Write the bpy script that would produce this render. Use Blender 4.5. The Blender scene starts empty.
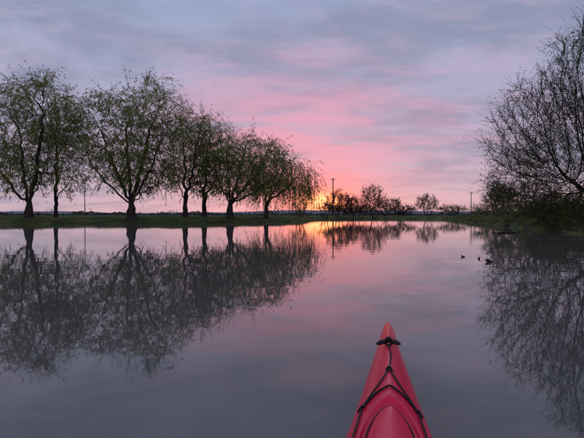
import bpy, math, numpy as np
from mathutils import Vector
rng=np.random.default_rng(7)
CAMH=0.85; F=454.0; HY=215.0
def P(px,py,d):
    return np.array([(px-292)/F*d, d, CAMH+(HY-py)/F*d])

# ------------------------------------------------------------- helpers
def mk(name,V,groups,mats,smooth=False,parent=None):
    me=bpy.data.meshes.new(name)
    V=np.asarray(V,dtype=np.float32)
    me.vertices.add(len(V)); me.vertices.foreach_set("co",V.ravel())
    nl=sum(g[0].size for g in groups); npoly=sum(len(g[0]) for g in groups)
    me.loops.add(nl); me.polygons.add(npoly)
    li=np.concatenate([g[0].ravel() for g in groups]).astype(np.int32)
    tot=np.concatenate([np.full(len(g[0]),g[0].shape[1]) for g in groups])
    st=np.concatenate([[0],np.cumsum(tot)[:-1]]).astype(np.int32)
    mi=np.concatenate([np.full(len(g[0]),g[1]) for g in groups]).astype(np.int32)
    me.loops.foreach_set("vertex_index",li)
    me.polygons.foreach_set("loop_start",st)
    me.polygons.foreach_set("material_index",mi)
    me.polygons.foreach_set("use_smooth",np.full(npoly,smooth))
    for m in mats: me.materials.append(m)
    me.update(calc_edges=True); me.validate()
    ob=bpy.data.objects.new(name,me)
    bpy.context.scene.collection.objects.link(ob)
    if parent: ob.parent=parent
    return ob

def mat(name,c1,c2=None,scale=1.0,rough=0.8,detail=4,bump=0,bscale=20,c3=None,spec=0.3,lo=0.35,hi=0.65,leafy=False):
    m=bpy.data.materials.new(name); m.use_nodes=True
    nt=m.node_tree; b=nt.nodes["Principled BSDF"]
    b.inputs["Roughness"].default_value=rough
    b.inputs["Specular IOR Level"].default_value=spec
    tc=nt.nodes.new("ShaderNodeTexCoord")
    if c2 is None: b.inputs["Base Color"].default_value=(*c1,1)
    else:
        n=nt.nodes.new("ShaderNodeTexNoise"); n.inputs["Scale"].default_value=scale; n.inputs["Detail"].default_value=detail
        nt.links.new(tc.outputs["Object"],n.inputs["Vector"])
        r=nt.nodes.new("ShaderNodeValToRGB")
        r.color_ramp.elements[0].position=lo; r.color_ramp.elements[0].color=(*c1,1)
        r.color_ramp.elements[1].position=hi; r.color_ramp.elements[1].color=(*c2,1)
        if c3:
            e=r.color_ramp.elements.new((lo+hi)/2); e.color=(*c3,1)
        nt.links.new(n.outputs["Fac"],r.inputs["Fac"]); nt.links.new(r.outputs["Color"],b.inputs["Base Color"])
        if leafy:   # thin leaves: light passes through them
            out=nt.nodes["Material Output"]
            di=nt.nodes.new("ShaderNodeBsdfDiffuse"); tr=nt.nodes.new("ShaderNodeBsdfTranslucent"); mx=nt.nodes.new("ShaderNodeMixShader")
            mx.inputs[0].default_value=0.5
            nt.links.new(r.outputs["Color"],di.inputs["Color"]); nt.links.new(r.outputs["Color"],tr.inputs["Color"])
            nt.links.new(di.outputs[0],mx.inputs[1]); nt.links.new(tr.outputs[0],mx.inputs[2]); nt.links.new(mx.outputs[0],out.inputs["Surface"])
            nt.nodes.remove(b)
    if bump:
        n2=nt.nodes.new("ShaderNodeTexNoise"); n2.inputs["Scale"].default_value=bscale; n2.inputs["Detail"].default_value=5
        nt.links.new(tc.outputs["Object"],n2.inputs["Vector"])
        bp=nt.nodes.new("ShaderNodeBump"); bp.inputs["Strength"].default_value=bump
        nt.links.new(n2.outputs["Fac"],bp.inputs["Height"]); nt.links.new(bp.outputs["Normal"],b.inputs["Normal"])
    return m

def norm(a):
    return a/np.maximum(np.linalg.norm(a,axis=-1,keepdims=True),1e-9)

# ------------------------------------------------------------- materials
M_bark=mat("willow_bark",(0.035,0.029,0.025),(0.08,0.066,0.055),4,0.9,bump=0.5,spec=0.1)
M_leaf=mat("willow_leaf",(0.15,0.18,0.055),(0.38,0.40,0.13),0.45,0.8,detail=3,c3=(0.26,0.29,0.09),leafy=True)
M_twig=mat("willow_twig",(0.11,0.11,0.045),(0.19,0.18,0.07),1.0,0.9,detail=1,leafy=True)
M_bark2=mat("grey_bark",(0.03,0.026,0.024),(0.06,0.052,0.047),4,0.9,detail=2,spec=0.1)
M_twig2=mat("bare_twig",(0.045,0.04,0.03),(0.085,0.074,0.056),1.0,0.9,detail=1,spec=0.1)
M_bud=mat("bud_leaf",(0.07,0.08,0.035),(0.16,0.165,0.07),0.8,0.9,detail=1,leafy=True)
M_rust=mat("rust_bud",(0.06,0.042,0.034),(0.11,0.075,0.058),0.8,0.9,detail=1,leafy=True)
M_green=mat("shrub_leaf",(0.10,0.14,0.045),(0.26,0.30,0.10),0.9,0.9,detail=2,leafy=True)
M_grass=mat("grass_blade",(0.09,0.13,0.035),(0.25,0.28,0.09),0.35,0.9,detail=2,leafy=True)
M_reed=mat("dry_weed",(0.12,0.10,0.06),(0.26,0.21,0.12),0.5,0.9,detail=1,leafy=True)

# ------------------------------------------------------------- pond outline
ctrl=np.array([(-75,36),(-50,40),(-38,41.5),(-27.6,43),(-16,45.5),(-9.7,48),(-3,53),(2,61),(3.5,76),(9,93),(20,99),(28.5,94),
 (26.5,78),(21.6,56),(18.2,42),(15.2,30),(12.6,20),(13.0,12),(15,2),(17,-14),(12,-32),(-15,-42),(-50,-36),(-80,-12),(-88,18)],float)
def catmull(c,n=6):
    out=[]
    N=len(c)
    for i in range(N):
        p0,p1,p2,p3=c[i-1],c[i],c[(i+1)%N],c[(i+2)%N]
        for k in range(n):
            t=k/n
            out.append(0.5*((2*p1)+(-p0+p2)*t+(2*p0-5*p1+4*p2-p3)*t*t+(-p0+3*p1-3*p2+p3)*t**3))
    return np.array(out)
poly=catmull(ctrl)
def sdist(x,y):
    x=np.asarray(x,float); y=np.asarray(y,float)
    best=np.full(x.shape,1e9); ins=np.zeros(x.shape,bool)
    for i in range(len(poly)):
        a=poly[i]; b=poly[(i+1)%len(poly)]
        dx,dy=b-a
        t=np.clip(((x-a[0])*dx+(y-a[1])*dy)/(dx*dx+dy*dy),0,1)
        d=np.hypot(x-a[0]-t*dx,y-a[1]-t*dy)
        best=np.minimum(best,d)
        c=((a[1]>y)!=(b[1]>y))&(x<(b[0]-a[0])*(y-a[1])/(b[1]-a[1]+1e-12)+a[0])
        ins^=c
    return np.where(ins,-best,best)
def wig(x,y):
    return (0.35*np.sin(x*0.9+1.3*np.sin(y*0.5))+0.3*np.sin(y*1.1+0.7*x)+0.18*np.sin(x*2.3-y*1.7)+0.12*np.sin(3.9*x+2.1*y))
def height(x,y,sd=None):
    if sd is None: sd=sdist(x,y)
    near=np.exp(-np.maximum(np.abs(sd)-4,0)/20)
    s=sd+wig(x,y)*0.8*near
    right=np.exp(-(((x-22)/8)**2+((y-26)/16)**2))
    Hh=0.62+1.1*right
    up=Hh*(1-np.exp(-np.maximum(s,0)/1.6))
    up=up+ (0.035*np.sin(x*1.7+y*0.6)+0.03*np.sin(y*2.3-x)+0.04*np.sin(0.31*x+0.23*y))*np.clip(s/2,0,1)
    dn=-0.8*(1-np.exp(np.minimum(s,0)/2.0))
    return np.where(s>0,up,dn)
def hz1(x,y): return float(height(np.array([float(x)]),np.array([float(y)]))[0])

def geo(a,b,n): return np.geomspace(a,b,n)
xs=np.concatenate([-geo(62,6000,40)[::-1],np.arange(-60,60.1,0.5),geo(62,6000,40)])
ys=np.concatenate([-geo(42,6000,30)[::-1],np.arange(-40,112.1,0.5),geo(114,6000,45)])
X,Y=np.meshgrid(xs,ys)
Z=height(X,Y)
V=np.stack([X.ravel(),Y.ravel(),Z.ravel()],1)
nx,ny=len(xs),len(ys)
idx=np.arange(nx*ny).reshape(ny,nx)
Q=np.stack([idx[:-1,:-1].ravel(),idx[:-1,1:].ravel(),idx[1:,1:].ravel(),idx[1:,:-1].ravel()],1)
M_ground=mat("ground_soil_grass",(0.05,0.060,0.022),(0.16,0.165,0.065),0.6,0.95,detail=8,bump=0.4,bscale=6,c3=(0.085,0.105,0.036),spec=0.1)
mk("ground",V,[(Q,0)],[M_ground],True)

# ------------------------------------------------------------- water
mw=bpy.data.materials.new("pond_water"); mw.use_nodes=True
nt=mw.node_tree; b=nt.nodes["Principled BSDF"]
b.inputs["Base Color"].default_value=(0.112,0.108,0.098,1)
b.inputs["Roughness"].default_value=0.02
b.inputs["IOR"].default_value=1.56
tc=nt.nodes.new("ShaderNodeTexCoord")
mp=nt.nodes.new("ShaderNodeMapping"); mp.inputs["Scale"].default_value=(0.8,1.6,1)
nt.links.new(tc.outputs["Object"],mp.inputs["Vector"])
n1=nt.nodes.new("ShaderNodeTexNoise"); n1.inputs["Scale"].default_value=1.1; n1.inputs["Detail"].default_value=2
nt.links.new(mp.outputs[0],n1.inputs["Vector"])
n2=nt.nodes.new("ShaderNodeTexNoise"); n2.inputs["Scale"].default_value=0.07; n2.inputs["Detail"].default_value=2
nt.links.new(tc.outputs["Object"],n2.inputs["Vector"])
rp=nt.nodes.new("ShaderNodeMapRange"); rp.inputs[1].default_value=0.40; rp.inputs[2].default_value=0.68; rp.inputs[3].default_value=0.3; rp.inputs[4].default_value=1.1
nt.links.new(n2.outputs["Fac"],rp.inputs[0])
mm=nt.nodes.new("ShaderNodeMath"); mm.operation='MULTIPLY'
nt.links.new(n1.outputs["Fac"],mm.inputs[0]); nt.links.new(rp.outputs[0],mm.inputs[1])
bp=nt.nodes.new("ShaderNodeBump"); bp.inputs["Strength"].default_value=1.0; bp.inputs["Distance"].default_value=0.0042
nt.links.new(mm.outputs[0],bp.inputs["Height"]); nt.links.new(bp.outputs["Normal"],b.inputs["Normal"])
Wv=np.array([(-100,-50,0),(45,-50,0),(45,108,0),(-100,108,0)],float)
mk("pond_water",Wv,[(np.array([[0,1,2,3]]),0)],[mw])

# ------------------------------------------------------------- tree machinery
def crown_points(center,rad,n,rs,clumps=26):
    d=norm(rs.normal(size=(clumps,3)))
    r=rs.uniform(0.25,0.92,size=(clumps,1))**0.6
    c=d*r
    c[:,2]=np.maximum(c[:,2],-0.75)
    w=rs.uniform(0.14,0.30,size=(clumps,1))
    k=rs.integers(0,clumps,size=n)
    p=c[k]+rs.normal(size=(n,3))*w[k]*0.75
    q=norm(rs.normal(size=(n//4,3)))*rs.uniform(0.1,1,size=(n//4,1))**(1/3)
    p=np.concatenate([p,q])
    l=np.linalg.norm(p,axis=1); p=p[l<1.12]
    return np.array(center)+p*np.array(rad)

def grow(stems,A,step,rs,iters=140,up=0.12,jit=0.12):
    pos=[];par=[]
    for root,st in stems:
        prev=root
        for p in st:
            pos.append(np.array(p,float)); par.append(prev); prev=len(pos)-1
    dk=step*1.6
    N=np.array(pos)
    D=np.linalg.norm(A[:,None]-N[None],axis=2)
    near=D.argmin(1); nd=D.min(1); alive=nd>dk
    for it in range(iters):
        ai=np.nonzero(alive)[0]
        if len(ai)==0: break
        v=norm(A[ai]-N[near[ai]])
        S=np.zeros((len(N),3)); np.add.at(S,near[ai],v)
        act=np.unique(near[ai])
        dv=norm(S[act])+np.array([0,0,up])+rs.normal(size=(len(act),3))*jit
        dv=norm(dv)
        new=N[act]+dv*step
        start=len(N)
        N=np.concatenate([N,new]); par.extend(act.tolist())
        Dn=np.linalg.norm(A[ai][:,None]-new[None],axis=2)
        m=Dn.min(1); am=Dn.argmin(1)
        better=m<nd[ai]
        nd[ai[better]]=m[better]; near[ai[better]]=start+am[better]
        alive[ai[nd[ai]<dk]]=False
        st=ai[~better]
        alive[st[rs.random(len(st))<0.5]]=False
        if len(N)>9000: break
    return N,np.array(par)

def tubes(N,par,R,sides=5):
    n=len(N)
    ch=[[] for _ in range(n)]
    for i,p in enumerate(par):
        if p>=0: ch[p].append(i)
    main=np.full(n,-1)
    for i in range(n):
        if ch[i]: main[i]=max(ch[i],key=lambda c:R[c])
    dirs=np.zeros((n,3))
    hp=par>=0
    dirs[hp]=norm(N[hp]-N[par[hp]])
    hm=main>=0
    dm=np.zeros((n,3)); dm[hm]=norm(N[main[hm]]-N[hm])
    T=norm(dirs+dm+1e-6)
    def ring(c,t,r):
        a=np.cross(t,np.array([0.31,0.95,0.05])); a=norm(a); bb=np.cross(t,a)
        th=np.arange(sides)*2*np.pi/sides
        return c[:,None]+r[:,None,None]*(np.cos(th)[None,:,None]*a[:,None]+np.sin(th)[None,:,None]*bb[:,None])
    V1=ring(N,T,R)
    edges=np.nonzero(hp)[0]
    side=np.array([e for e in edges if main[par[e]]!=e],int)
    start=par.copy()
    V=[V1.reshape(-1,3)]
    if len(side):
        V2=ring(N[par[side]],dirs[side],R[side]*1.1)
        V.append(V2.reshape(-1,3))
        start[side]=n+np.arange(len(side))
    a=start[edges][:,None]*sides+np.arange(sides)[None]
    a2=start[edges][:,None]*sides+(np.arange(sides)+1)[None]%sides
    c=edges[:,None]*sides+np.arange(sides)[None]
    c2=edges[:,None]*sides+(np.arange(sides)+1)[None]%sides
    Fq=np.stack([a,a2,c2,c],2).reshape(-1,4)
    return np.concatenate(V),Fq

def twigs(start,dir0,length,segs,grav,rs,r0,jit=0.12):
    M=len(start); pts=np.zeros((M,segs+1,3)); pts[:,0]=start; d=dir0.copy()
    sl=(length/segs)[:,None]
    for s in range(segs):
        d=norm(d+np.array([0,0,-1.0])*grav[:,None]+rs.normal(size=(M,3))*jit)
        pts[:,s+1]=pts[:,s]+d*sl
    ph=rs.uniform(0,np.pi,M)
    off=np.stack([np.cos(ph),np.sin(ph),0.5*np.sin(3*ph)],1)
    rr=r0*np.linspace(1,0.35,segs+1)
    Vt=np.stack([pts-off[:,None]*rr[None,:,None],pts+off[:,None]*rr[None,:,None]],2)
    base=((np.arange(M)[:,None]*(segs+1)+np.arange(segs)[None])*2).reshape(-1,1)
    Fq=base+np.array([[0,1,3,2]])
    return pts,Vt.reshape(-1,3),Fq

def leaves(pts,per,rs,L,W,spread=0.05,hang=0.6):
    M,S,_=pts.shape
    n=M*per
    ti=np.repeat(np.arange(M),per)
    u=rs.uniform(0.1,1,size=n)*(S-1)
    i0=np.minimum(u.astype(int),S-2); f=(u-i0)[:,None]
    p=pts[ti,i0]*(1-f)+pts[ti,i0+1]*f
    t=norm(pts[ti,i0+1]-pts[ti,i0])
    d=norm(t*0.8+rs.normal(size=(n,3))*0.45+np.array([0,0,-hang]))
    p=p+rs.normal(size=(n,3))*spread
    w=norm(np.cross(d,rs.normal(size=(n,3))))
    l=(L*rs.uniform(0.6,1.3,size=n))[:,None]; ww=(W*rs.uniform(0.7,1.2,size=n))[:,None]
    V=np.stack([p,p+d*l*0.45+w*ww*0.5,p+d*l,p+d*l*0.45-w*ww*0.5],1).reshape(-1,3)
    Fq=np.arange(4*n).reshape(n,4)
    return V,Fq

def tree(name,base,stems,A,seed,step=0.4,trunk_r=0.3,tw_per=4,tw_len=(0.8,2.4),grav=(0.08,0.42),tw_r=0.013,leaf_per=13,
         L=0.26,W=0.062,mats=None,thin=0.035,tipr=0.012,up=0.12,jit=0.12,segs=4,updir=0.35,spread=0.04,hang=0.8,twj=0.12):
    rs=np.random.default_rng(seed)
    N,par=grow(stems,A,step,rs,up=up,jit=jit)
    n=len(N)
    tips=np.zeros(n); haschild=np.zeros(n,bool)
    for i in range(n-1,-1,-1):
        if not haschild[i]: tips[i]=1
        if par[i]>=0: tips[par[i]]+=tips[i]; haschild[par[i]]=True
    e=math.log(trunk_r/tipr)/math.log(max(tips[0],2))
    R=tipr*tips**e
    z0=N[0][2]
    R*=1+0.5*np.exp(-(N[:,2]-z0)/0.35)*(tips>tips[0]*0.2)
    Vb,Fb=tubes(N,par,R,5)
    sel=np.nonzero((R<thin)&(par>=0))[0]
    sel=np.repeat(sel,tw_per)
    ph=N[sel]
    den=0.5+0.5*np.sin(ph[:,0]*1.3+seed)*np.sin(ph[:,2]*1.5+seed*2+ph[:,1])
    sel=sel[rs.random(len(sel))<0.45+0.55*den]
    M=len(sel)
    d=norm(N[sel]-N[par[sel]])
    d=norm(d+rs.normal(size=(M,3))*0.6+np.array([0,0,updir]))
    f=rs.uniform(0,1,size=(M,1))
    s=N[sel]*f+N[par[sel]]*(1-f)
    ln=rs.uniform(*tw_len,size=M); g=rs.uniform(*grav,size=M)
    pts,Vt,Ft=twigs(s,d,ln,segs,g,rs,tw_r,jit=twj)
    Vs=[Vb,Vt]; o=len(Vb); G=[(Fb,0),(Ft+o,1)]
    o+=len(Vt)
    if leaf_per:
        Vl,Fl=leaves(pts,leaf_per,rs,L,W,spread,hang)
        Vs.append(Vl); G.append((Fl+o,2))
    V=np.concatenate(Vs)
    V[:,2]=np.maximum(V[:,2],z0-0.15)
    b=np.array(base)
    ob=mk(name,V-b,G,mats)
    ob.location=base
    return ob

def stemline(a,b,n,rs,j=0.08):
    t=np.linspace(0,1,n)[:,None]
    p=np.array(a)*(1-t)+np.array(b)*t
    p[1:]+=rs.normal(size=(n-1,3))*j*np.array([1,1,0.2])
    return list(p)

WM=[M_bark,M_twig,M_leaf]
def willow(px,d,fork_y,lobes,seed,tr,nA=1500,lean=0,limbs=(),**kw):
    rs=np.random.default_rng(seed+100)
    x=(px-292)/F*d
    zb=hz1(x,d)-0.15
    base=(x,d,zb)
    fk=P(px+lean,fork_y,d)
    tr0=stemline(base,fk,max(4,int((fk[2]-zb)/0.4)+1),rs,0.03)
    stems=[(-1,tr0)]
    ri=len(tr0)-1
    for k,(lx,ly) in enumerate(limbs):
        e=P(lx,ly,d); e[1]+=rs.uniform(-0.5,0.5)*abs(e[2]-fk[2])*0.8
        L=np.linalg.norm(e-fk); n=max(4,int(L/0.45))
        t=np.linspace(0,1,n+1)[1:,None]
        mid=(fk+e)/2+np.array([(e[0]-fk[0])*0.12,0,-0.10*L])
        p=(1-t)**2*fk+2*t*(1-t)*mid+t*t*e
        p=p+rs.normal(size=p.shape)*0.09
        stems.append((ri-(k%3 if ri>3 else 0),list(p)))
    A=[]
    for (cx,cy,rx,ry,w) in lobes:
        c=P(cx,cy,d); r=(rx/F*d,rx/F*d*0.85,ry/F*d)
        A.append(crown_points(c,r,int(nA*w),rs,clumps=int(10+24*w)))
    A=np.concatenate(A)
    return tree("willow_tree",base,stems,A,seed,trunk_r=tr,mats=WM,**kw)

willow(29,46,203,[(12,132,36,52,0.5),(42,120,34,48,0.55),(20,170,44,22,0.25)],11,0.40,limbs=[(2,160),(18,130),(36,125),(56,150),(48,110)])
willow(56,50,196,[(62,142,28,46,0.65),(72,178,16,16,0.15)],12,0.20,nA=1200,limbs=[(50,145),(64,135),(74,168)])
willow(131,46.5,203,[(106,130,34,42,0.5),(150,120,38,42,0.6),(130,160,54,32,0.5)],13,0.48,limbs=[(92,160),(106,135),(126,125),(146,122),(166,140),(172,165)])
willow(185,52,200,[(192,150,27,40,0.6),(180,172,20,24,0.3)],14,0.29,nA=1200,limbs=[(172,165),(184,140),(202,135)])
willow(204,54,199,[(210,152,28,36,0.65),(210,182,22,14,0.15)],15,0.28,nA=1200,limbs=[(196,160),(210,140),(222,155)])
willow(230,52,202,[(238,160,36,30,0.7),(262,165,30,28,0.5),(240,186,36,12,0.2)],16,0.38,nA=1400,limbs=[(212,165),(228,150),(246,145),(266,155),(276,175)])
willow(266,56,201,[(290,177,26,20,0.6),(270,174,24,24,0.35)],17,0.26,nA=1000,leaf_per=17,tw_len=(1.4,4.2),grav=(0.4,0.8),segs=6,limbs=[(262,170),(284,168),(300,172)],W=0.065,hang=1.3)

# ------------------------------------------------------------- bare bank trees / shrubs
def bare(name,px,d,topspec,seed,tr,nA,step=0.3,stems=1,spreadpx=0,mats=None,forky=200,**kw):
    rs=np.random.default_rng(seed+300)
    x=(px-292)/F*d
    zb=hz1(x,d)-0.1
    base=(x,d,zb)
    root=[(x,d,zb-0.1)]
    ss=[(-1,root)]
    for k in range(stems):
        t=(k/(stems-1)-0.5) if stems>1 else 0
        b0=(x+t*0.3,d+(rs.uniform(-.2,.2) if stems>1 else 0),zb)
        fk=P(px+t*spreadpx,0,d); fk[2]=max(P(0,forky+rs.uniform(-4,4),d)[2],zb+0.3)
        ss.append((0,stemline(b0,fk,max(3,int((fk[2]-zb)/0.35)),rs,0.04)))
    A=[]
    for (cx,cy,rx,ry,w) in topspec:
        c=P(cx,cy,d); r=(rx/F*d,rx/F*d*0.8,ry/F*d)
        A.append(crown_points(c,r,int(nA*w),rs,clumps=int(14+26*w)))
    return tree(name,base,ss,np.concatenate(A),seed,trunk_r=tr,step=step,mats=mats,**kw)
BM=[M_bark2,M_twig2,M_bud]; GM=[M_bark2,M_twig2,M_green]
bare("bank_tree",622,23,[(560,140,74,60,1.0),(600,90,62,74,0.8),(670,120,60,85,0.25),(545,186,60,28,0.8),(580,160,60,45,0.3)],31,0.2,2500,step=0.26,stems=6,spreadpx=80,forky=190,
     mats=BM,tw_per=6,tw_len=(0.4,1.3),grav=(-0.06,0.10),tw_r=0.008,leaf_per=7,L=0.065,W=0.036,thin=0.022,tipr=0.0075,updir=0.3,spread=0.015,hang=0.0,twj=0.08)
for i,(px,d,lob,s,nA,mm_) in enumerate([(545,26,[(545,211,28,10,1)],41,700,GM),(592,22,[(588,211,36,14,1)],42,900,GM),(501,46,[(501,197,18,17,1)],43,900,BM),(522,34,[(522,211,22,8,1)],44,600,GM),(568,28,[(564,208,28,11,1)],45,700,GM),(490,58,[(488,210,16,6,1)],46,500,GM),(534,31,[(536,197,22,17,1)],47,700,BM)]):
    bare("bank_shrub",px,d,lob,s,0.06,nA,step=0.22,stems=5,spreadpx=16,forky=214,mats=mm_,tw_per=4,tw_len=(0.3,0.8),grav=(-0.05,0.1),tw_r=0.007,leaf_per=9,L=0.10,W=0.06,thin=0.03,tipr=0.008,updir=0.3,spread=0.03,hang=0)
RM=[M_bark2,M_twig2,M_rust]
for (px,d,lob,s,nA,m) in [(339,84,[(340,203,15,11,1)],51,900,RM),(356,90,[(356,206,12,8,1)],52,600,RM),(374,98,[(373,199,13,14,1)],53,500,RM),(325,80,[(326,209,10,5,1)],56,350,RM),
        (427,112,[(427,204,11,9,1)],54,700,BM),(300,75,[(299,207,10,7,1)],55,350,BM),(497,72,[(500,197,14,12,1)],57,500,RM),(386,106,[(388,205,13,7,1)],58,600,RM),(351,92,[(353,210,26,5,1)],59,700,RM),(402,112,[(402,210,16,4,1)],60,500,RM),(452,115,[(452,210,16,4,1)],61,500,BM)]:
    bare("bare_shrub_tree",px,d,lob,s,0.13,nA,step=0.35,stems=3,spreadpx=8,forky=212,mats=m,tw_per=4,tw_len=(0.5,1.3),grav=(-0.08,0.06),tw_r=0.017,leaf_per=7,L=0.18,W=0.10,thin=0.05,tipr=0.014,updir=0.5,spread=0.06,hang=0)

# ------------------------------------------------------------- grass and weeds
def blades(name,xy,h,w,m,rs,lean=0.35):
    n=len(xy); z=height(xy[:,0],xy[:,1])
    p=np.column_stack([xy,z-0.03])
    a=rs.uniform(0,2*np.pi,n); side=np.column_stack([np.cos(a),np.sin(a),0*a])
    ln=np.column_stack([rs.normal(size=n)*lean,rs.normal(size=n)*lean,np.ones(n)])
    ln=norm(ln)
    mid=p+ln*(h*0.55)[:,None]
    tip=p+ln*h[:,None]+np.column_stack([rs.normal(size=n),rs.normal(size=n),-np.abs(rs.normal(size=n))])*(h*0.15)[:,None]
    V=np.stack([p-side*w[:,None]/2,p+side*w[:,None]/2,mid+side*w[:,None]*0.4,mid-side*w[:,None]*0.4,tip],1).reshape(-1,3)
    bs=(np.arange(n)*5)[:,None]
    return mk(name,V,[(bs+np.array([[0,1,2,3]]),0),(bs+np.array([[3,2,4]]),0)],[m])
def shore_samples(n,lo,hi,rs,cond):
    seg=np.roll(poly,-1,0)-poly; L=np.linalg.norm(seg,axis=1)
    ok=np.array([cond(*p) for p in poly])
    pr=L*ok; pr/=pr.sum()
    k=rs.choice(len(poly),size=n,p=pr); t=rs.random(n)[:,None]
    p=poly[k]+seg[k]*t
    nrm=np.column_stack([seg[k][:,1],-seg[k][:,0]])/L[k][:,None]
    o=lo+(hi-lo)*rs.random(n)**1.4
    q=p+nrm*o[:,None]; bad=sdist(q[:,0],q[:,1])<0
    q[bad]=(p-nrm*o[:,None])[bad]
    z=height(q[:,0],q[:,1])
    return q[z>0.03]
rs=np.random.default_rng(5)
q=shore_samples(70000,0.0,14,rs,lambda x,y:y>35 and x<24 and x>-60)
clump=0.6+0.4*np.sin(q[:,0]*0.8+np.sin(q[:,1]))*np.sin(q[:,1]*0.7+q[:,0]*0.3)
blades("grass",q,rs.uniform(0.06,0.24,len(q))*clump,rs.uniform(0.02,0.05,len(q)),M_grass,rs)
q=shore_samples(6000,0.0,2.5,rs,lambda x,y:y>38 and x<30 and x>-60)
g=np.sin(q[:,0]*0.5+2*np.sin(q[:,0]*0.17))+rs.normal(size=len(q))*0.3
q=q[g>0.5]
blades("dry_reeds",q,rs.uniform(0.15,0.5,len(q)),rs.uniform(0.015,0.035,len(q)),M_reed,rs,0.25)
q=shore_samples(70000,0.0,9,rs,lambda x,y:x>10 and 4<y<85)
blades("grass",q,rs.uniform(0.10,0.38,len(q)),rs.uniform(0.012,0.03,len(q)),M_grass,rs,0.4)
q=shore_samples(14000,0.2,8,rs,lambda x,y:x>10 and 4<y<75)
g=np.sin(q[:,0]*1.1+q[:,1]*0.6)+rs.normal(size=len(q))*0.4
q=q[g>0.2]
blades("dry_weeds",q,rs.uniform(0.3,0.9,len(q)),rs.uniform(0.01,0.025,len(q)),M_reed,rs,0.3)

# ------------------------------------------------------------- distant trees + hills
rs=np.random.default_rng(9)
M_far=mat("distant_foliage",(0.06,0.065,0.06),(0.12,0.12,0.115),0.03,1.0,detail=1,spec=0)
n=50000
az=rs.uniform(-0.95,0.95,n); R0=rs.choice([230,330,470],size=n)+rs.uniform(-15,15,n)
prof=lambda a,r:(2.6+1.9*np.sin(a*31+r*0.01)+1.6*np.sin(a*83+2+r*.05)+1.3*np.sin(a*190+r*.02)+1.0*np.sin(a*410+r*.3))*(r/330)**0.9
rr=np.round((R0-230)/100)*100
hh=np.maximum(prof(az,rr),0.5)*rs.uniform(0.0,1.0,n)**0.8
c=np.column_stack([np.sin(az)*R0,np.cos(az)*R0,0.6+hh])
u=norm(rs.normal(size=(n,3))); v=norm(np.cross(u,rs.normal(size=(n,3)))); sz=(rs.uniform(0.3,0.8,n)*R0/330)[:,None]
V=np.stack([c-u*sz,c+v*sz*0.6,c+u*sz,c-v*sz*0.6],1).reshape(-1,3)
mk("distant_tree_line",V,[(np.arange(4*n).reshape(n,4),0)],[M_far])
M_hill=mat("haze_tint_hill",(0.22,0.21,0.245),(0.28,0.27,0.30),0.004,1.0,spec=0)  # distance haze is put into the pale mauve-grey base colour
def hills(R,amp,base,ph,m):
    a=np.linspace(-np.pi,np.pi,1200)
    h=base+amp*(0.5*np.sin(a*5+ph)+0.3*np.sin(a*11+2*ph)+0.2*np.sin(a*27+ph*3)+0.07*np.sin(a*90))
    h=np.maximum(h,2)
    V=[];k=6
    for j in range(k):
        t=j/(k-1); V.append(np.column_stack([np.sin(a)*(R+t*R*0.25),np.cos(a)*(R+t*R*0.25),-3+(h+3)*np.sin(t*np.pi/2)]))
    V=np.concatenate(V); m_=len(a); i=np.arange(m_*k).reshape(k,m_)
    Q=np.stack([i[:-1,:-1].ravel(),i[:-1,1:].ravel(),i[1:,1:].ravel(),i[1:,:-1].ravel()],1)
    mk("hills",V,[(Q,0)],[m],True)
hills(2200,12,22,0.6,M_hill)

# ------------------------------------------------------------- tubes / primitives
def tube(path,r,sides=8):
    path=np.array(path,float); n=len(path)
    t=norm(np.gradient(path,axis=0)); rad=np.broadcast_to(np.asarray(r,float),(n,))
    up=np.array([0.05,0.1,1.0]); 
    a=np.cross(t,up); bad=np.linalg.norm(a,axis=1)<0.2; a[bad]=np.cross(t[bad],[1,0.1,0]); a=norm(a); bb=np.cross(t,a)
    th=np.arange(sides)*2*np.pi/sides
    V=(path[:,None]+rad[:,None,None]*(np.cos(th)[None,:,None]*a[:,None]+np.sin(th)[None,:,None]*bb[:,None])).reshape(-1,3)
    i=np.arange(n*sides).reshape(n,sides); j=np.roll(i,-1,1)
    Q=np.stack([i[:-1].ravel(),j[:-1].ravel(),j[1:].ravel(),i[1:].ravel()],1)
    V=np.concatenate([V,path[:1],path[-1:]])
    T=np.concatenate([np.stack([np.full(sides,n*sides),j[0],i[0]],1),np.stack([np.full(sides,n*sides+1),i[-1],j[-1]],1)])
    return V,Q,T
def tube_obj(name,paths,m,parent=None,sides=8,smooth=True):
    Vs=[];Qs=[];Ts=[];o=0
    for p,r in paths:
        V,Q,T=tube(p,r,sides); Vs.append(V);Qs.append(Q+o);Ts.append(T+o);o+=len(V)
    return mk(name,np.concatenate(Vs),[(np.concatenate(Qs),0),(np.concatenate(Ts),0)],[m],smooth,parent)

M_pole=mat("pole_wood",(0.05,0.042,0.036),(0.08,0.07,0.06),3,0.9)
def pole(px,d,topy,arm=0.9,narm=1,th=1.0):
    x=(px-292)/F*d; z0=hz1(x,d)-0.1
    top=CAMH+(HY-topy)/F*d
    ps=[(np.array([[x,d,z0],[x,d,(z0+top)/2],[x,d,top]]),np.array([0.15,0.13,0.11])*th)]
    for k in range(narm):
        z=top-0.4-0.9*k
        ps.append((np.array([[x-arm,d-0.14,z],[x,d-0.14,z],[x+arm,d-0.14,z]]),0.05))
        for s in (-0.85,-0.4,0.4,0.85):
            ps.append((np.array([[x+arm*s,d-0.14,z],[x+arm*s,d-0.14,z+0.22]]),0.04))
    tube_obj("utility_pole",ps,M_pole)
pole(333,105,178,0.55); pole(471,135,192,0.7,th=0.9); pole(85,120,181,0.4,th=0.8)

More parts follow.
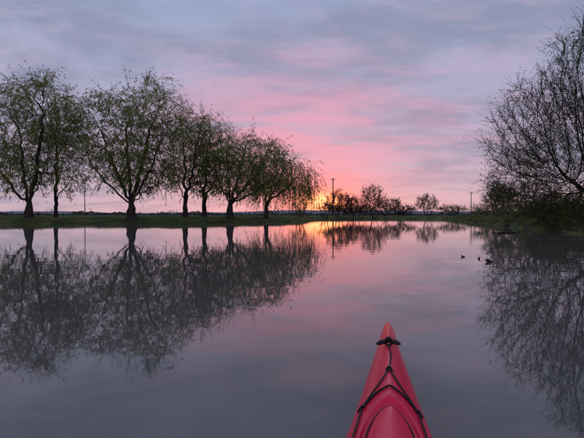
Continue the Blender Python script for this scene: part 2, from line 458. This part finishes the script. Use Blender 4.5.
# ------------------------------------------------------------- driftwood and stones
M_drift=mat("wet_wood",(0.02,0.017,0.014),(0.05,0.042,0.034),8,0.6)
def drift(px,py,L,ang,seed,branch=False,r0=0.035):
    rs=np.random.default_rng(seed); d=CAMH*F/(py-HY); x=(px-292)/F*d
    t=np.linspace(-0.5,0.5,9)
    p=np.column_stack([x+t*L*math.cos(ang),d+t*L*math.sin(ang),0.004+0.03*np.sin((t+0.5)*3+seed)+rs.normal(size=9)*0.004])
    r=r0*np.sqrt(np.clip(1-(2*t)**2,0.05,1))*(1+0.15*rs.normal(size=9))
    ps=[(p,np.abs(r))]
    if branch:
        ps.append((p[5]+np.outer(np.linspace(0,1,5),[0.12*L,0.05,0.16*L+0.04]),np.linspace(0.018,0.006,5)))
    tube_obj("driftwood",ps,M_drift)
drift(489,262,0.16,0.2,1,r0=0.028); drift(464,257,0.12,0.1,2,r0=0.022); drift(479,259,0.05,0.5,5,r0=0.02)
drift(525,240,1.5,0.3,3,True); drift(548,238,1.2,-0.2,4,True); drift(503,233,1.3,0.15,6)
M_stone=mat("shore_stone",(0.05,0.046,0.042),(0.13,0.12,0.105),3,0.8,bump=0.3)
import bmesh
rs=np.random.default_rng(77)
bm=bmesh.new()
q=shore_samples(260,0.0,0.9,rs,lambda x,y:x>10 and 12<y<70)
for (x,y) in q[:170]:
    s=rs.uniform(0.05,0.2)
    r=bmesh.ops.create_icosphere(bm,subdivisions=2,radius=s)
    sc=rs.uniform(0.6,1.4,3); z=hz1(x,y)
    for v in r['verts']:
        k=1+0.18*math.sin(v.co.x*1.9/s+x)+0.15*math.sin(v.co.y*3/s+y)
        v.co=Vector((v.co.x*sc[0]*k+x,v.co.y*sc[1]*k+y,v.co.z*sc[2]*0.6*k+z))
me=bpy.data.meshes.new("shore_stones"); bm.to_mesh(me); bm.free(); me.materials.append(M_stone)
bpy.context.scene.collection.objects.link(bpy.data.objects.new("shore_stones",me))

# ------------------------------------------------------------- kayak
kay=bpy.data.objects.new("kayak",None); bpy.context.scene.collection.objects.link(kay)
M_red=mat("kayak_plastic",(0.90,0.014,0.075),(0.97,0.024,0.105),2.5,0.24,bump=0.06,bscale=45,spec=0.32)
M_blk=mat("black_cord",(0.012,0.012,0.013),None,rough=0.6)
M_rub=mat("black_rubber",(0.02,0.02,0.022),(0.03,0.03,0.032),20,0.55)
tip=np.array([(388-292)/F*2.62,2.62]); aft=np.array([0.015,0.0])
ax=norm((aft-tip)[None])[0]
lat=np.array([-ax[1],ax[0]])
if lat[0]<0: lat=-lat
LEN=4.1
sk=[0,0.02,0.06,0.15,0.48,0.87,1.05,1.32,1.8,2.3,2.8,3.3,3.8,4.02,4.1]
wk=[0.006,0.016,0.022,0.031,0.054,0.086,0.100,0.124,0.20,0.27,0.30,0.27,0.13,0.05,0.006]
def smoothi(sk,vk,s):
    s=np.asarray(s,float); o=0
    for d_,w_ in ((-0.06,0.2),(0,0.6),(0.06,0.2)):
        o=o+w_*np.interp(np.clip(s+d_*np.minimum(1,s/0.2),0,LEN),sk,vk)
    return o
def hw(s): return smoothi(sk,wk,s)
def zsheer(s): return smoothi([0,0.3,1,2,3,3.9,4.1],[0.225,0.213,0.195,0.195,0.20,0.22,0.24],s)
def zridge(s): return zsheer(s)+smoothi([0,0.05,0.3,0.9,1.4,2.0,2.5,3.2,3.9,4.1],[0.008,0.022,0.044,0.070,0.086,0.105,0.085,0.07,0.03,0.008],s)
def zkeel(s): return smoothi([0,0.05,0.2,0.6,1.2,3,3.7,4.0,4.1],[0.19,0.10,0.0,-0.07,-0.10,-0.10,-0.05,0.08,0.2],s)
def W(s,u,z):
    s=np.asarray(s,float);u=np.asarray(u,float)
    return np.stack([tip[0]+ax[0]*s+lat[0]*u,tip[1]+ax[1]*s+lat[1]*u,np.asarray(z,float)+0*s],-1)
HS=1.46
def hatch_mask(s,u): return ((s-HS)/0.25)**2+(u/(0.084))**2
def prof_(t): return 1-(0.80*t**1.15+0.20*t**4)
def deckz(s,u):
    w=np.maximum(hw(s),1e-4); t=np.clip(np.abs(u)/w,0,1)
    z=zsheer(s)+(zridge(s)-zsheer(s))*prof_(t)
    q=hatch_mask(s,u)
    return z-0.020/(1+np.exp((q-1.0)*26))
S=np.concatenate([np.linspace(0,0.12,14),np.linspace(0.13,1.9,200),np.linspace(1.93,LEN-0.1,50),np.linspace(LEN-0.08,LEN,10)])
nu=81; U=np.linspace(-1,1,nu)
Vr=[]
for s in S:
    w=float(hw(s)); u=U*w
    deck=W(np.full(nu,s),u,deckz(np.full(nu,s),u))
    zs=float(zsheer(s)); zk=float(zkeel(s))
    th=np.linspace(0,np.pi,24)[1:-1]
    uu=np.cos(th); hu=np.sign(uu)*np.abs(uu)**0.7*w*0.95
    hz=zs-0.012-(zs-0.012-zk)*np.sin(th)**0.9
    hull=W(np.full(len(th),s),hu,hz)
    Vr.append(np.concatenate([deck,W([s],[w+0.003],[zs-0.006]),hull,W([s],[-w-0.003],[zs-0.006])]))
Vr=np.array(Vr); m_=Vr.shape[1]; nS=len(S)
i=np.arange(nS*m_).reshape(nS,m_); j=np.roll(i,-1,1)
Q=np.stack([i[:-1].ravel(),i[1:].ravel(),j[1:].ravel(),j[:-1].ravel()],1)
V=Vr.reshape(-1,3); cpt=[Vr[0].mean(0),Vr[-1].mean(0)]
V=np.concatenate([V,cpt]); nn=nS*m_
T=np.concatenate([np.stack([np.full(m_,nn),i[0],j[0]],1),np.stack([np.full(m_,nn+1),j[-1],i[-1]],1)])
mk("hull",V,[(Q,0),(T,0)],[M_red],True,kay)
def on(s,u,off=0.004):
    s=np.asarray(s,float);u=np.asarray(u,float); return W(s,u,deckz(s,u)+off)
def dense(pts,n=12):
    pts=np.array(pts,float); out=[]
    N=len(pts)
    for k in range(N-1):
        g=lambda q: pts[min(max(q,0),N-1)]
        p0,p1,p2,p3=g(k-1),g(k),g(k+1),g(k+2)
        for tt in np.arange(n)/n:
            out.append(0.5*((2*p1)+(-p0+p2)*tt+(2*p0-5*p1+4*p2-p3)*tt**2+(-p0+3*p1-3*p2+p3)*tt**3))
    out.append(pts[-1]); return np.array(out)
sT=0.56
ac=np.linspace(-1,1,11)
tg=W(sT-0.01*ac,0.054*ac,float(zridge(sT))+0.014-0.016*np.abs(ac)**1.5)
tube_obj("carry_toggle",[(tg,np.array([0.004,0.009,0.011,0.010,0.0085,0.009,0.0085,0.010,0.011,0.009,0.004]))],M_rub,kay,12)
lp=dense([(sT-0.07,0.0),(sT-0.035,0.016),(sT+0.0,0.013),(sT+0.045,0.003)],10); lp2=lp*np.array([1,-1])
cords=[(on(lp[:,0],lp[:,1],0.007),0.004),(on(lp2[:,0],lp2[:,1],0.007),0.004)]
for k,f in enumerate((-0.012,0.0,0.012)):
    a=np.linspace(-1,1,15); cords.append((W(sT+f+0*a,0.018*a,float(zridge(sT))+0.026-0.018*a**2),0.0045))
path=dense([(sT+0.045,0.0),(0.75,0.010),(0.93,0.000)],10); cords.append((on(path[:,0],path[:,1],0.005),0.0030))
for sg in (-1,1):
    path=dense([(0.93,0.0),(1.05,sg*0.035),(1.20,sg*0.088)],10); cords.append((on(path[:,0],path[:,1],0.005),0.0030))
    path=dense([(1.20,sg*0.088),(1.5,sg*0.108),(1.8,sg*0.125)],12); cords.append((on(path[:,0],path[:,1],0.006),0.0030))
path=dense([(1.20,-0.088),(1.14,-0.045),(1.12,0.0),(1.14,0.045),(1.20,0.088)],10); cords.append((on(path[:,0],path[:,1],0.005),0.0036))
tube_obj("deck_cord",cords,M_blk,kay,8)
pe=[]
for (s,u) in [(sT-0.07,0),(0.93,0.0),(1.20,-0.088),(1.20,0.088),(1.8,-0.125),(1.8,0.125)]:
    a=np.linspace(-1,1,9); pts=on(s+0*a,u+0.012*a,0.0)+np.array([0,0,1])*(0.011*(1-a**2))[:,None]; pe.append((pts,0.004))
tube_obj("pad_eyes",pe,M_rub,kay,8)
rs_=np.linspace(0,1,14); tt=np.linspace(0,2*np.pi,65)[:-1]
RR,TT=np.meshgrid(rs_,tt,indexing='ij')
hs=HS+0.215*RR*np.cos(TT); hu=0.066*RR*np.sin(TT)
t_=np.abs(hu)/np.maximum(hw(hs),1e-3)
hz=zsheer(hs)+(zridge(hs)-zsheer(hs))*prof_(t_)-0.020+0.018*np.clip(1-RR**8,0,1)**0.5
V=W(hs.ravel(),hu.ravel(),hz.ravel()); i=np.arange(V.shape[0]).reshape(RR.shape); j=np.roll(i,-1,1)
Q=np.stack([i[:-1].ravel(),i[1:].ravel(),j[1:].ravel(),j[:-1].ravel()],1)
mk("hatch_lid",V,[(Q,0)],[M_red],True,kay)
a=np.linspace(0,2*np.pi,49)
ss_=HS+0.222*np.cos(a); uu_=0.070*np.sin(a)
tube_obj("hatch_gasket",[(on(ss_,uu_,0.002),0.0028)],M_rub,kay,6)
a=np.linspace(0,2*np.pi,61)
cs=2.62+0.42*np.cos(a); cu=0.22*np.sin(a)
tube_obj("cockpit_coaming",[(W(cs,cu,0.315+0*cs),0.014)],M_rub,kay,8)
V=np.concatenate([W(cs,cu,0.312+0*cs),W([2.62],[0],[0.305])]); T=np.array([[k,k+1,61] for k in range(60)])
mk("cockpit_shade_disc",V,[(T,0)],[M_rub],False,kay)  # closed black disc imitates the shaded inside of the cockpit

# ------------------------------------------------------------- world
SUN_AZ=math.radians(3.6); SUN_EL=math.radians(1.5)
w=bpy.data.worlds.new("World"); bpy.context.scene.world=w; w.use_nodes=True
try:
    w.cycles.sampling_method='MANUAL'; w.cycles.sample_map_resolution=512
except Exception as ex: print(ex)
nt=w.node_tree; N_=nt.nodes; Lk=nt.links
bg=N_["Background"]; bg.inputs["Strength"].default_value=0.1
def inp(sock,v):
    if isinstance(v,(int,float)): sock.default_value=v
    elif isinstance(v,tuple): sock.default_value=v
    else: Lk.new(v,sock)
def m(op,a,b_=None,clamp=False):
    n=N_.new("ShaderNodeMath"); n.operation=op; n.use_clamp=clamp; inp(n.inputs[0],a)
    if b_ is not None: inp(n.inputs[1],b_)
    return n.outputs[0]
tc=N_.new("ShaderNodeTexCoord"); sx=N_.new("ShaderNodeSeparateXYZ"); Lk.new(tc.outputs["Generated"],sx.inputs[0])
x,y,z=sx.outputs
zc=m('MAXIMUM',z,0.0)
az=m('SUBTRACT',m('ARCTAN2',x,y),SUN_AZ); el=m('ARCSINE',zc)
den=m('ADD',zc,0.14)
cx=m('DIVIDE',x,den); cy=m('DIVIDE',y,den)
cb=N_.new("ShaderNodeCombineXYZ"); Lk.new(cx,cb.inputs[0]); Lk.new(cy,cb.inputs[1])
def noise(sc,rot,scale,detail=6,rough=0.55,dist=0.0,loc=(0,0,0)):
    mp=N_.new("ShaderNodeMapping"); mp.inputs["Scale"].default_value=sc; mp.inputs["Rotation"].default_value=(0,0,rot); mp.inputs["Location"].default_value=loc
    Lk.new(cb.outputs[0],mp.inputs[0])
    n=N_.new("ShaderNodeTexNoise"); n.inputs["Scale"].default_value=scale; n.inputs["Detail"].default_value=detail
    n.inputs["Roughness"].default_value=rough; n.inputs["Distortion"].default_value=dist
    Lk.new(mp.outputs[0],n.inputs["Vector"]); return n.outputs["Fac"]
def gauss(a0,aw,e0,ew):
    a=m('DIVIDE',m('SUBTRACT',az,a0),aw); e=m('DIVIDE',m('SUBTRACT',el,e0),ew)
    s=m('ADD',m('MULTIPLY',a,a),m('MULTIPLY',e,e))
    return m('EXPONENT',m('MULTIPLY',s,-1.0))
def sstep(v,a,b_):
    n=N_.new("ShaderNodeMapRange"); n.interpolation_type='SMOOTHSTEP'; inp(n.inputs[0],v)
    n.inputs[1].default_value=a; n.inputs[2].default_value=b_; return n.outputs[0]
def mix(f,a,b_,mode='MIX'):
    n=N_.new("ShaderNodeMix"); n.data_type='RGBA'; n.blend_type=mode; inp(n.inputs[0],f); inp(n.inputs[6],a); inp(n.inputs[7],b_)
    return n.outputs[2]
big=noise((1.0,1.35,1),0.45,1.15,5,0.58,0.3,(3.1,1.7,0))
wisp=noise((0.75,1.6,1),-0.45,2.0,6,0.6,0.5,(7.3,2.2,0))
ramp=N_.new("ShaderNodeValToRGB"); Lk.new(el,ramp.inputs[0])
cr=ramp.color_ramp
pts=[(0.0,(0.64,0.47,0.53)),(0.07,(0.58,0.46,0.58)),(0.18,(0.49,0.44,0.61)),(0.32,(0.40,0.43,0.63)),(0.48,(0.34,0.41,0.63)),(1.0,(0.29,0.33,0.45))]
while len(cr.elements)<len(pts): cr.elements.new(0.5)
for e,(p,c) in zip(cr.elements,pts): e.position=p; e.color=(*c,1)
base=ramp.outputs[0]
dark=sstep(big,0.40,0.62); light=sstep(wisp,0.48,0.70)
col=mix(m('MULTIPLY',dark,0.62),base,(0.235,0.265,0.395,1))
col=mix(m('MULTIPLY',light,0.38),col,(0.62,0.54,0.72,1))
pinkc=m('MULTIPLY',gauss(-0.05,0.25,0.13,0.14),m('ADD',0.30,m('MULTIPLY',sstep(wisp,0.36,0.60),0.70)))
pinkw=m('MULTIPLY',gauss(0.08,0.50,0.20,0.16),m('MULTIPLY',sstep(wisp,0.44,0.66),0.7))
col=mix(m('MULTIPLY',pinkc,0.9,True),col,(0.96,0.36,0.49,1))
col=mix(m('MULTIPLY',pinkw,0.6,True),col,(0.74,0.39,0.56,1))
hg=gauss(0.0,0.42,0.0,0.055)
col=mix(m('MULTIPLY',hg,0.55),col,(0.98,0.48,0.50,1))
hot=gauss(0.0,0.11,0.028,0.060)
col=mix(m('MULTIPLY',hot,0.95,True),col,(1.25,0.25,0.27,1))
core=gauss(0.008,0.042,0.026,0.020)
col=mix(m('MULTIPLY',m('MULTIPLY',core,1.5),0.95,True),col,(2.8,0.85,0.38,1))
sc=N_.new("ShaderNodeVectorMath"); sc.operation='SCALE'; Lk.new(col,sc.inputs[0]); sc.inputs[3].default_value=10.0
sky=N_.new("ShaderNodeTexSky"); sky.sky_type='NISHITA'; sky.sun_disc=False
sky.sun_elevation=SUN_EL; sky.sun_rotation=SUN_AZ
fin=mix(0.92,sky.outputs[0],sc.outputs[0])
Lk.new(fin,bg.inputs["Color"])

# faint sun (already at the horizon, behind cloud)
sl=bpy.data.lights.new("sun","SUN"); sl.energy=0.002; sl.angle=math.radians(25); sl.color=(1,0.55,0.42)
so=bpy.data.objects.new("sun",sl); bpy.context.scene.collection.objects.link(so)
dv=Vector((math.sin(SUN_AZ)*math.cos(SUN_EL),math.cos(SUN_AZ)*math.cos(SUN_EL),math.sin(SUN_EL)))
so.rotation_euler=dv.to_track_quat('Z','Y').to_euler()

# ------------------------------------------------------------- camera
cam=bpy.data.cameras.new("camera"); cam.lens=28.0; cam.sensor_width=36; cam.clip_end=20000; cam.clip_start=0.05
co=bpy.data.objects.new("camera",cam); bpy.context.scene.collection.objects.link(co)
co.location=(0,0,CAMH); co.rotation_euler=(math.radians(90-0.5),0,0)
bpy.context.scene.camera=co
sc_=bpy.context.scene
sc_.view_settings.view_transform='Standard'; sc_.view_settings.look='None'; sc_.view_settings.exposure=0
